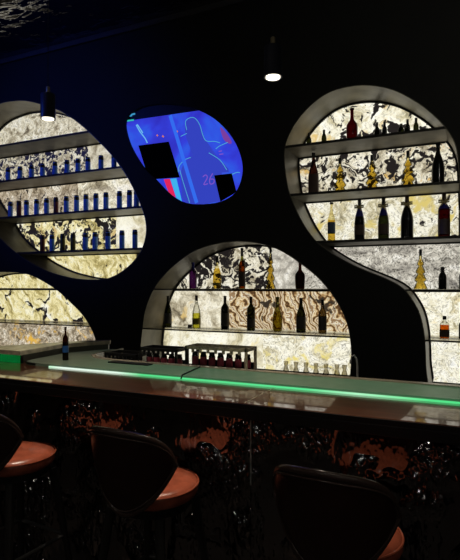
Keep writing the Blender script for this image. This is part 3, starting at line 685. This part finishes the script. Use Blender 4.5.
# glowing green end panel at the left, behind the bar top
gp = thing('green_lit_panel', 'small green lit glass panel at the far left behind the bar top', 'panel', (-3.20, 2.412, ZT))
def green_glass():
    m, nt, out = mat('green_lit_glass'); L = nt.links.new
    tc = N(nt, 'ShaderNodeTexCoord'); nz = N(nt, 'ShaderNodeTexNoise', Scale=7.0); L(tc.outputs['Object'], nz.inputs['Vector'])
    p = N(nt, 'ShaderNodeBsdfPrincipled', Roughness=.2); p.inputs['Base Color'].default_value = (.01, .05, .015, 1)
    L(ramp(nt, nz.outputs['Fac'], [(.3, (.0, .06, .010)), (.7, (.0, .13, .024))]), p.inputs['Emission Color']); p.inputs['Emission Strength'].default_value = 1.0
    L(p.outputs[0], out.inputs['Surface']); return m
bm = bmesh.new(); add_box(bm, (0, 0, .026), (1.16, .012, .049), .002); obj('glass', bm, green_glass(), gp)
bm = bmesh.new(); add_box(bm, (.586, 0, .026), (.012, .014, .049)); obj('end_post', bm, M['black'], gp)

# low return wall at the left bend of the bar, with a pale stone coping
rc = thing('bar_return', 'low dark return wall with pale stone coping behind the bar at far left', 'low wall', (-2.8, 2.8, 0))
cop = [(-3.80, 2.405), (-2.62, 2.405), (-2.665, 2.82), (-2.59, 3.02), (-2.50, 3.16), (-2.53, 3.21), (-2.67, 3.09), (-2.85, 2.77), (-2.96, 2.58), (-3.10, 2.50), (-3.80, 2.48)]
bm = bmesh.new(); prism(bm, [(x + 2.8, y - 2.8) for x, y in cop], 'z', 1.152, 1.180); obj('stone_coping', bm, M['counter'], rc)
face = [(-3.78, 2.421), (-2.64, 2.421), (-2.68, 2.82), (-2.605, 3.02), (-2.515, 3.16), (-2.53, 3.19), (-2.66, 3.07), (-2.835, 2.76), (-2.95, 2.57), (-3.09, 2.49), (-3.78, 2.47)]
bm = bmesh.new(); prism(bm, [(x + 2.8, y - 2.8) for x, y in face], 'z', ZT + .001, 1.152); obj('wall_body', bm, M['grey_panel'], rc)
bm = bmesh.new(); prism(bm, [(x + 2.8, y - 2.8) for x, y in [(-2.95, 2.62), (-2.32, 2.62), (-2.44, 2.9), (-2.44, 3.15), (-2.55, 3.18), (-2.83, 2.76)]], 'z', 0, ZT - .032); obj('cabinet', bm, M['grey_panel'], rc)
# work surface behind the ledge
wc = thing('work_counter', 'dark steel work counter behind the glass ledge of the bar', 'counter', (0, 2.8, 0))
bm = bmesh.new(); prism(bm, [(-2.0, -.105), (XBR, -.105), (XBR, .45), (-2.36, .45), (-2.2, .1)], 'z', .95, .98); obj('steel_top', bm, M['steel'], wc)
bm = bmesh.new(); prism(bm, [(-1.98, -.10), (XBR - .02, -.10), (XBR - .02, .43), (-2.34, .43), (-2.18, .1)], 'z', 0, .95); obj('cabinet', bm, M['bar_edge'], wc)

# ------------------------------------------------------------------ racks of jars on the work counter
def rack(px0, px1, y, ztop, label, rim, lid_open=False):
    x0, x1 = X_at(px0, y), X_at(px1, y); w = x1 - x0; h = ztop - .98; d = .16
    t = thing('bottle_rack', label, 'rack', ((x0 + x1) / 2, y, .98), 0, 'racks on the work counter')
    bm = bmesh.new(); add_box(bm, (0, 0, .006), (w, d, .012))
    add_box(bm, (0, -d / 2 + .004, h * .27), (w, .008, h * .50), .001); add_box(bm, (0, d / 2 - .004, h * .30), (w, .008, h * .58))
    obj('tray', bm, M['rack'], t)
    for sx in (-1, 1):
        for sy in (-1, 1):
            bm = bmesh.new(); add_box(bm, (sx * (w / 2 - .008), sy * (d / 2 - .008), h / 2), (.016, .016, h), .002); obj('corner_post', bm, M[rim] if sx > 0 else M['rack'], t)
    bm = bmesh.new()
    for sy in (-1, 1): add_box(bm, (0, sy * (d / 2 - .008), h - .010), (w, .016, .020), .002)
    for sx in (-1, 1): add_box(bm, (sx * (w / 2 - .008), 0, h - .010), (.016, d, .020), .002)
    obj('top_rim', bm, M[rim], t)
    bm = bmesh.new()
    nb = 8
    for i in range(1, nb): add_box(bm, (-w / 2 + w * i / nb, -d / 2 + .010, h - .030), (.018, .010, .022), .002)
    obj('rim_tabs', bm, M[rim], t)
    return t, w, h, d
def jars(t, w, h, d, label_fmt, n=7):
    x0, y0, z0 = t.location
    first = None
    for i in range(n):
        x = x0 - w / 2 + w * (i + .5) / n
        if first is None:
            j = thing('jar', '', 'jar', (x, y0, z0 + .012), 0, 'red-banded jars in the racks')
            r = min(.021, w / n * .45); hh = h - .055
            bm = bmesh.new(); lathe(bm, [(r * .9, 0), (r, .01), (r, hh * .86), (r * .8, hh * .92)], 14); obj('jar_body', bm, M['glass_dark'], j, True)
            bm = bmesh.new(); lathe(bm, [(r * 1.02, hh * .58), (r * 1.02, hh * .84)], 14); obj('red_band', bm, M['jar_red'], j, True)
            bm = bmesh.new(); lathe(bm, [(r * .84, hh * .92), (r * .84, hh)], 14); obj('lid', bm, M['black'], j, True)
            first = j
        else:
            j = copy_tree(first); j.location = (x, y0, z0 + .012)
        j['label'] = label_fmt % nth(i, n) if i < n - 1 else label_fmt % 'rightmost'
r1 = rack(191, 252, 2.86, at(222, 346, 2.86).z, 'black jar rack with pale rim and posts at its right end', 'rack_rim'); jars(*r1, 'red-banded dark jar, %s in the pale-rimmed rack')
r2 = rack(146, 183, 2.86, at(165, 347, 2.86).z, 'all-black jar rack left of the pale-rimmed rack', 'rack'); jars(*r2, 'red-banded dark jar, %s in the all-black rack', 5)
r3 = rack(112, 144, 2.87, at(128, 352, 2.87).z, 'low black jar rack leftmost on the work counter', 'rack'); jars(*r3, 'red-banded dark jar, %s in the low leftmost rack', 4)
# flat dark bar mat lying on the ledge in front of the racks
bm = bmesh.new(); add_box(bm, (0, 0, .004), (.30, .055, .008), .002); o = obj('bar_mat', bm, M['rack']); o.location = (X_at(130, 2.60), 2.60, ZT + TS)
tag(o, 'thin black bar mat lying on the ledge before the low leftmost rack', 'mat')
# cable over the ledge
px = X_at(191, 2.5)
bm = bmesh.new(); tube(bm, [(px - .03, 2.662, ZT + TS + .008), (px - .02, 2.64, ZT + TS + .006), (px, 2.50, ZT + TS + .005), (px + .012, 2.42, ZT + TS + .005), (px + .02, 2.370, ZT + TS + .005), (px + .022, 2.358, ZT + .012), (px + .024, 2.350, ZT + .005)], .004, 6)
tag(obj('cable', bm, M['cable'], None, True), 'short black cable lying across the glass ledge onto the light strip', 'cable')
# small stemmed glasses
gl = None
for i, pxx in enumerate((286, 296, 306, 316, 326, 337, 344.5)):
    lab = 'small clear stemmed glass, %s in the row of seven behind the ledge' % nth(i, 7)
    x = X_at(pxx, 2.80)
    if gl is None:
        gl = thing('stemmed_glass', lab, 'glass', (x, 2.80, .98), 0, 'row of small stemmed glasses')
        g = M['glass_smoke']
        bm = bmesh.new(); lathe(bm, [(.022, 0), (.022, .003), (.004, .008), (.004, .07), (.007, .078)], 14); obj('stem', bm, g, gl, True)
        bm = bmesh.new(); lathe(bm, [(.006, .078), (.020, .095), (.022, .115), (.014, .145), (.009, .158), (.013, .178), (.014, .186)], 14); obj('bowl', bm, M['glass_smoke'], gl, True)
    else:
        g2 = copy_tree(gl); g2.location = (x, 2.80, .98); g2['label'] = lab
# tap
tp = thing('tap', 'slim grey swan-neck tap behind the ledge against the black wall', 'tap', (X_at(357.5, 2.85), 2.85, .98))
bm = bmesh.new(); lathe(bm, [(.022, 0), (.022, .012), (.012, .02), (.012, .05)], 14); obj('base', bm, M['chrome'], tp, True)
bm = bmesh.new(); tube(bm, [(0, 0, .04), (0, 0, .17), (-.004, 0, .215), (-.016, -.006, .236), (-.030, -.010, .232), (-.036, -.012, .205), (-.036, -.012, .19)], .0055, 8); obj('spout', bm, M['chrome'], tp, True)
bm = bmesh.new(); tube(bm, [(0, 0, .05), (.03, 0, .06)], .005, 6); obj('handle', bm, M['chrome'], tp, True)
# bottle with blue label at the left, on the work counter corner
xb = X_at(65.5, 2.55)
bottle('dark slim bottle with bright blue label standing at the left bend of the ledge', 'bordeaux', xb, ZT + TS, at(65.5, 327, 2.55).z - ZT - TS, .019, M['glass_brown'], M['lab_brown'], .9, lab=M['lab_bright_blue'], labz=(.24, .44), y=2.55, group='bottles behind the bar')

# ------------------------------------------------------------------ pendants
def pendant(px, py_bottom, label, first=None):
    p = at(px, py_bottom, 2.2); L = Vector((p.x, 2.2, 2.555))
    if first: t = copy_tree(first); t.location = L; t['label'] = label; return t
    t = thing('pendant_lamp', label, 'lamp', L, 0, 'cylinder pendant lamps over the bar')
    R = .0415
    bm = bmesh.new(); lathe(bm, [(R * .93, .004), (R, 0), (R, .136), (R * .94, .141), (.016, .1415)], 28)
    obj('housing', bm, M['pendant'], t, True)
    bm = bmesh.new(); lathe(bm, [(R * .80, -.002), (R * .80, .006)], 28); obj('lens', bm, M['lens'], t, True)
    bm = bmesh.new(); lathe(bm, [(.011, .139), (.011, .182), (.007, .186)], 16); obj('stem', bm, M['brass'], t, True)
    bm = bmesh.new(); lathe(bm, [(.0022, .184), (.0022, ZC - 2.555 - .02)], 8); obj('cord', bm, M['cable'], t, True)
    bm = bmesh.new(); lathe(bm, [(.045, ZC - 2.555 - .022), (.05, ZC - 2.555 - .001)], 20); obj('ceiling_rose', bm, M['pendant'], t, True)
    return t
pA = pendant(273, 80, 'black cylinder pendant lamp with brass stem hanging before the bare dark wall')
pB = pendant(48, 116, 'blue-lit black cylinder pendant lamp hanging in front of the left round niche', pA)

def spot(name, loc, target, power, size, blend, col, rad=.03):
    l = bpy.data.lights.new(name, 'SPOT'); l.energy = power; l.spot_size = math.radians(size); l.spot_blend = blend; l.color = col; l.shadow_soft_size = rad
    o = bpy.data.objects.new(name, l); COL.objects.link(o); o.location = loc
    d = Vector(target) - Vector(loc); o.rotation_euler = d.to_track_quat('-Z', 'Y').to_euler(); return o
WARM = (1, .86, .66)
for px_, in ((pA.location.x,), (pB.location.x,)):
    spot('pendant_spot', (px_, 2.2, 2.545), (px_, 2.2, 0), 24, 70, .6, WARM)

# ------------------------------------------------------------------ stools
SEATZ = .775
def stool_mesh(t):
    # seat cushion: rounded disc, slightly domed
    bm = bmesh.new(); R = .192
    lathe(bm, [(.02, SEATZ - .07), (R * .86, SEATZ - .07), (R * .97, SEATZ - .055), (R, SEATZ - .035), (R * .985, SEATZ - .015), (R * .93, SEATZ - .003), (R * .8, SEATZ + .004), (R * .45, SEATZ + .010), (.02, SEATZ + .012)], 40, sy=1.0)
    seat = obj('seat', bm, M['seat_leather'], t, True, 60)
    bm = bmesh.new(); tube(bm, [(R * .99 * math.cos(a), R * .99 * math.sin(a), SEATZ - .012) for a in [2 * math.pi * i / 48 for i in range(49)]], .0045, 6); obj('seat_piping', bm, M['seat_leather'], seat, True)
    bm = bmesh.new(); lathe(bm, [(R * .82, SEATZ - .105), (R * .84, SEATZ - .07)], 32); obj('seat_base', bm, M['legwood'], t, True)
    # backrest: shield-shaped shell wrapping the rear (-y) of the seat
    TM = math.radians(66); nt_, nz_ = 40, 14
    ZL, ZH = .700, 1.045
    def zt(a): return ZL + (ZH - ZL) * (.58 + .42 * (1 - min(1, abs(a)) ** 3.4) ** .55) - .02 * abs(a)
    def zb(a): return ZL + .20 * min(1, abs(a)) ** 1.8
    def pt(a, s, off):
        z = zb(a) + (max(zt(a), zb(a) + .01) - zb(a)) * s
        hgt = (z - ZL) / (ZH - ZL)
        r = .168 + .030 * hgt + off
        th = -math.pi / 2 + a * TM
        return Vector((r * math.cos(th) * 1.06, r * math.sin(th) - .012 - .045 * hgt, z))
    bm = bmesh.new(); grids = []
    for off, in ((.0,), (.034,)):
        g = []
        for i in range(nt_ + 1):
            a = math.sin((-1 + 2 * i / nt_) * math.pi / 2)
            g.append([bm.verts.new(pt(a, j / nz_, off * (.55 + .45 * math.sin(math.pi * min(1, max(0, j / nz_))) ** .5 * (1 - abs(a) ** 6)))) for j in range(nz_ + 1)])
        grids.append(g)
    A, B = grids
    for i in range(nt_):
        for j in range(nz_):
            bm.faces.new((A[i][j], A[i][j + 1], A[i + 1][j + 1], A[i + 1][j])); bm.faces.new((B[i][j], B[i + 1][j], B[i + 1][j + 1], B[i][j + 1]))
        for j in (0, nz_): bm.faces.new((A[i][j], A[i + 1][j], B[i + 1][j], B[i][j]))
    for i in (0, nt_):
        for j in range(nz_): bm.faces.new((A[i][j], A[i][j + 1], B[i][j + 1], B[i][j]))
    back = obj('backrest', bm, M['leather'], t, True, 60)
    # rim piping following the shell's edge
    q32 = [math.sin((-1 + 2 * i / 32) * math.pi / 2) * .995 for i in range(33)]
    rim = [pt(a, 1, .016) + Vector((0, 0, .002)) for a in q32] + [pt(a, 0, .016) for a in q32[::-1]]
    rim += rim[:1]
    bm = bmesh.new(); tube(bm, rim, .0125, 8); obj('rim', bm, M['piping'], back, True, 60)
    rim2 = [pt(math.sin((-1 + 2 * i / 32) * math.pi / 2), .955, .028) for i in range(33)] + [pt(math.sin((1 - 2 * i / 32) * math.pi / 2), .05, .026) for i in range(33)]
    bm = bmesh.new(); tube(bm, rim2 + rim2[:1], .0035, 6); obj('rim_piping', bm, M['piping'], back, True, 60)
    # legs
    feet = []
    for sx in (-1, 1):
        for sy in (-1, 1):
            bm = bmesh.new(); top = Vector((sx * .125, sy * .125, SEATZ - .095)); ft = Vector((sx * .205, sy * .205, 0.0))
            tube(bm, [top, ft], .021, 10, .014); obj('leg', bm, M['legwood'], t, True)
    zf = .33; k = .125 + .08 * (SEATZ - .095 - zf) / (SEATZ - .095)
    for a, b in (((-k, k), (k, k)), ((k, k), (k, -k)), ((k, -k), (-k, -k)), ((-k, -k), (-k, k))):
        bm = bmesh.new(); tube(bm, [(a[0], a[1], zf), (b[0], b[1], zf)], .009, 8); obj('foot_rail', bm, M['footrail'], t, True)
S = thing('bar_stool', 'tan-seated bar stool with dark curved back, middle of the three at the bar', 'bar stool', (-1.222, 1.84, 0), math.radians(-4), 'bar stools along the counter')
stool_mesh(S)
for x, y, a, lab in ((-2.05, 1.85, -4, 'tan-seated bar stool with dark curved back, cut off by the left picture edge'), (-.385, 1.745, -3, 'bar stool with dark curved back seen largest, nearest at bottom right')):
    c = copy_tree(S); c.location = (x, y, 0); c.rotation_euler = (0, 0, math.radians(a)); c['label'] = lab
# unseen ceiling downlights added over the stools to light the seats
dl = None
for i, x in enumerate((-2.05, -1.22, -.39)):
    lab = 'unseen ceiling downlight above the %s bar stool' % ('left', 'middle', 'right')[i]
    if dl is None:
        dl = thing('added_downlight', lab, 'added_downlight', (x, 2.0, ZC), 0, 'added downlights over the stools')
        bm = bmesh.new(); lathe(bm, [(.03, -.002), (.05, -.008), (.055, -.001)], 24); obj('trim_ring', bm, M['pendant'], dl, True)
        bm = bmesh.new(); lathe(bm, [(.029, -.006), (.029, -.003)], 20); obj('lens', bm, M['lens'], dl, True)
    else:
        q = copy_tree(dl); q.location = (x, 2.0, ZC); q['label'] = lab
    spot('added_seat_spot', (x + .02, 1.98, ZC - .03), (x + .05, 1.88, .72), 190 if i < 2 else 65, 11, .7, (1, .84, .68), .025)
# blue stage light washing the left of the wall
# small unseen downlights added behind the viewer for stool backs and bar-front glints
for i, (x, y) in enumerate(((-2.6, -.6), (-1.0, -.9), (.6, -.6), (1.9, .3), (-3.9, .2), (-.2, .7))):
    q = copy_tree(dl); q.location = (x, y, ZC)
    q['label'] = 'unseen ceiling downlight in the room behind the stools, ' + ('back left', 'back middle', 'back right', 'far right', 'far left', 'centre')[i]; q['group'] = 'added downlights over the room'
    spot('added_room_spot', (x, y, ZC - .03), (x, y, 0), 9, 95, .5, (1, .9, .78), .05)
# unseen globe lamps added behind the viewer to make glints on the bar front
gm = emis('added_globe_light', (1, .93, .82), 30)
g0 = None
for i, (x, y, z) in enumerate(((-3.6, -1.6, 2.35), (-2.2, -2.0, 2.2), (-.9, -1.5, 2.4), (.5, -1.9, 2.25), (1.8, -1.2, 2.35), (2.6, .2, 2.3), (-4.6, -.3, 2.3))):
    lab = 'added unseen opal globe lamp behind the stools, ' + ('third from left', 'fourth from left', 'fifth from left', 'third from right', 'second from right', 'rightmost', 'leftmost')[i]
    if g0 is None:
        g0 = thing('added_globe_lamp', lab, 'lamp', (x, y, z), 0, 'added globe lamps over the room')
        bm = bmesh.new(); bmesh.ops.create_uvsphere(bm, u_segments=20, v_segments=12, radius=.055); obj('globe', bm, gm, g0, True, 180)
        bm = bmesh.new(); lathe(bm, [(.02, .05), (.02, .09), (.006, .10)], 14); obj('socket', bm, M['pendant'], g0, True)
        bm = bmesh.new(); lathe(bm, [(.003, .09), (.003, ZC - 2.35 - .001)], 8); obj('cord', bm, M['cable'], g0, True)
    else:
        q = copy_tree(g0); q.location = (x, y, z); q['label'] = lab
        for ch in q.children:
            if ch.name.startswith('cord'):
                ch.data = ch.data.copy()
                for v in ch.data.vertices:
                    if v.co.z > 1: v.co.z = ZC - z - .001
spot('blue_wash', (-5.6, -.8, 3.7), (-4.0, 4.0, 3.0), 200, 40, 1.0, (.03, .10, 1.0), .08)
spot('added_blue_spot', (-5.6, -.8, 3.7), (-2.18, 2.2, 2.64), 260, 2.8, .6, (.03, .10, 1.0), .05)  # extra narrow spot added only to tint the left pendant blue
spot('neutral_wash', (1.6, .2, 3.6), (1.0, 4.0, 3.2), 40, 80, 1.0, (1, 1, .82), .08)

w = bpy.data.worlds.new('dim_room'); SC.world = w; w.use_nodes = True
w.node_tree.nodes['Background'].inputs[0].default_value = (.5, .55, .7, 1); w.node_tree.nodes['Background'].inputs[1].default_value = .004

# ------------------------------------------------------------------ camera and view
cd = bpy.data.cameras.new('camera'); cam = bpy.data.objects.new('camera', cd); COL.objects.link(cam)
cd.sensor_fit = 'HORIZONTAL'; cd.sensor_width = 36; cd.lens = 36 * F_PX / 460
cd.shift_y = (HORIZON - 280) / 460
cam.location = (0, 0, CAM_Z); cam.rotation_euler = (math.pi / 2, 0, YAW)
cd.clip_start = .05; cd.clip_end = 60
SC.camera = cam
SC.view_settings.view_transform = 'Standard'; SC.view_settings.look = 'None'
SC.view_settings.exposure = 0; SC.view_settings.gamma = 1; SC.view_settings.use_curve_mapping = False
SC.cycles.transparent_max_bounces = 16
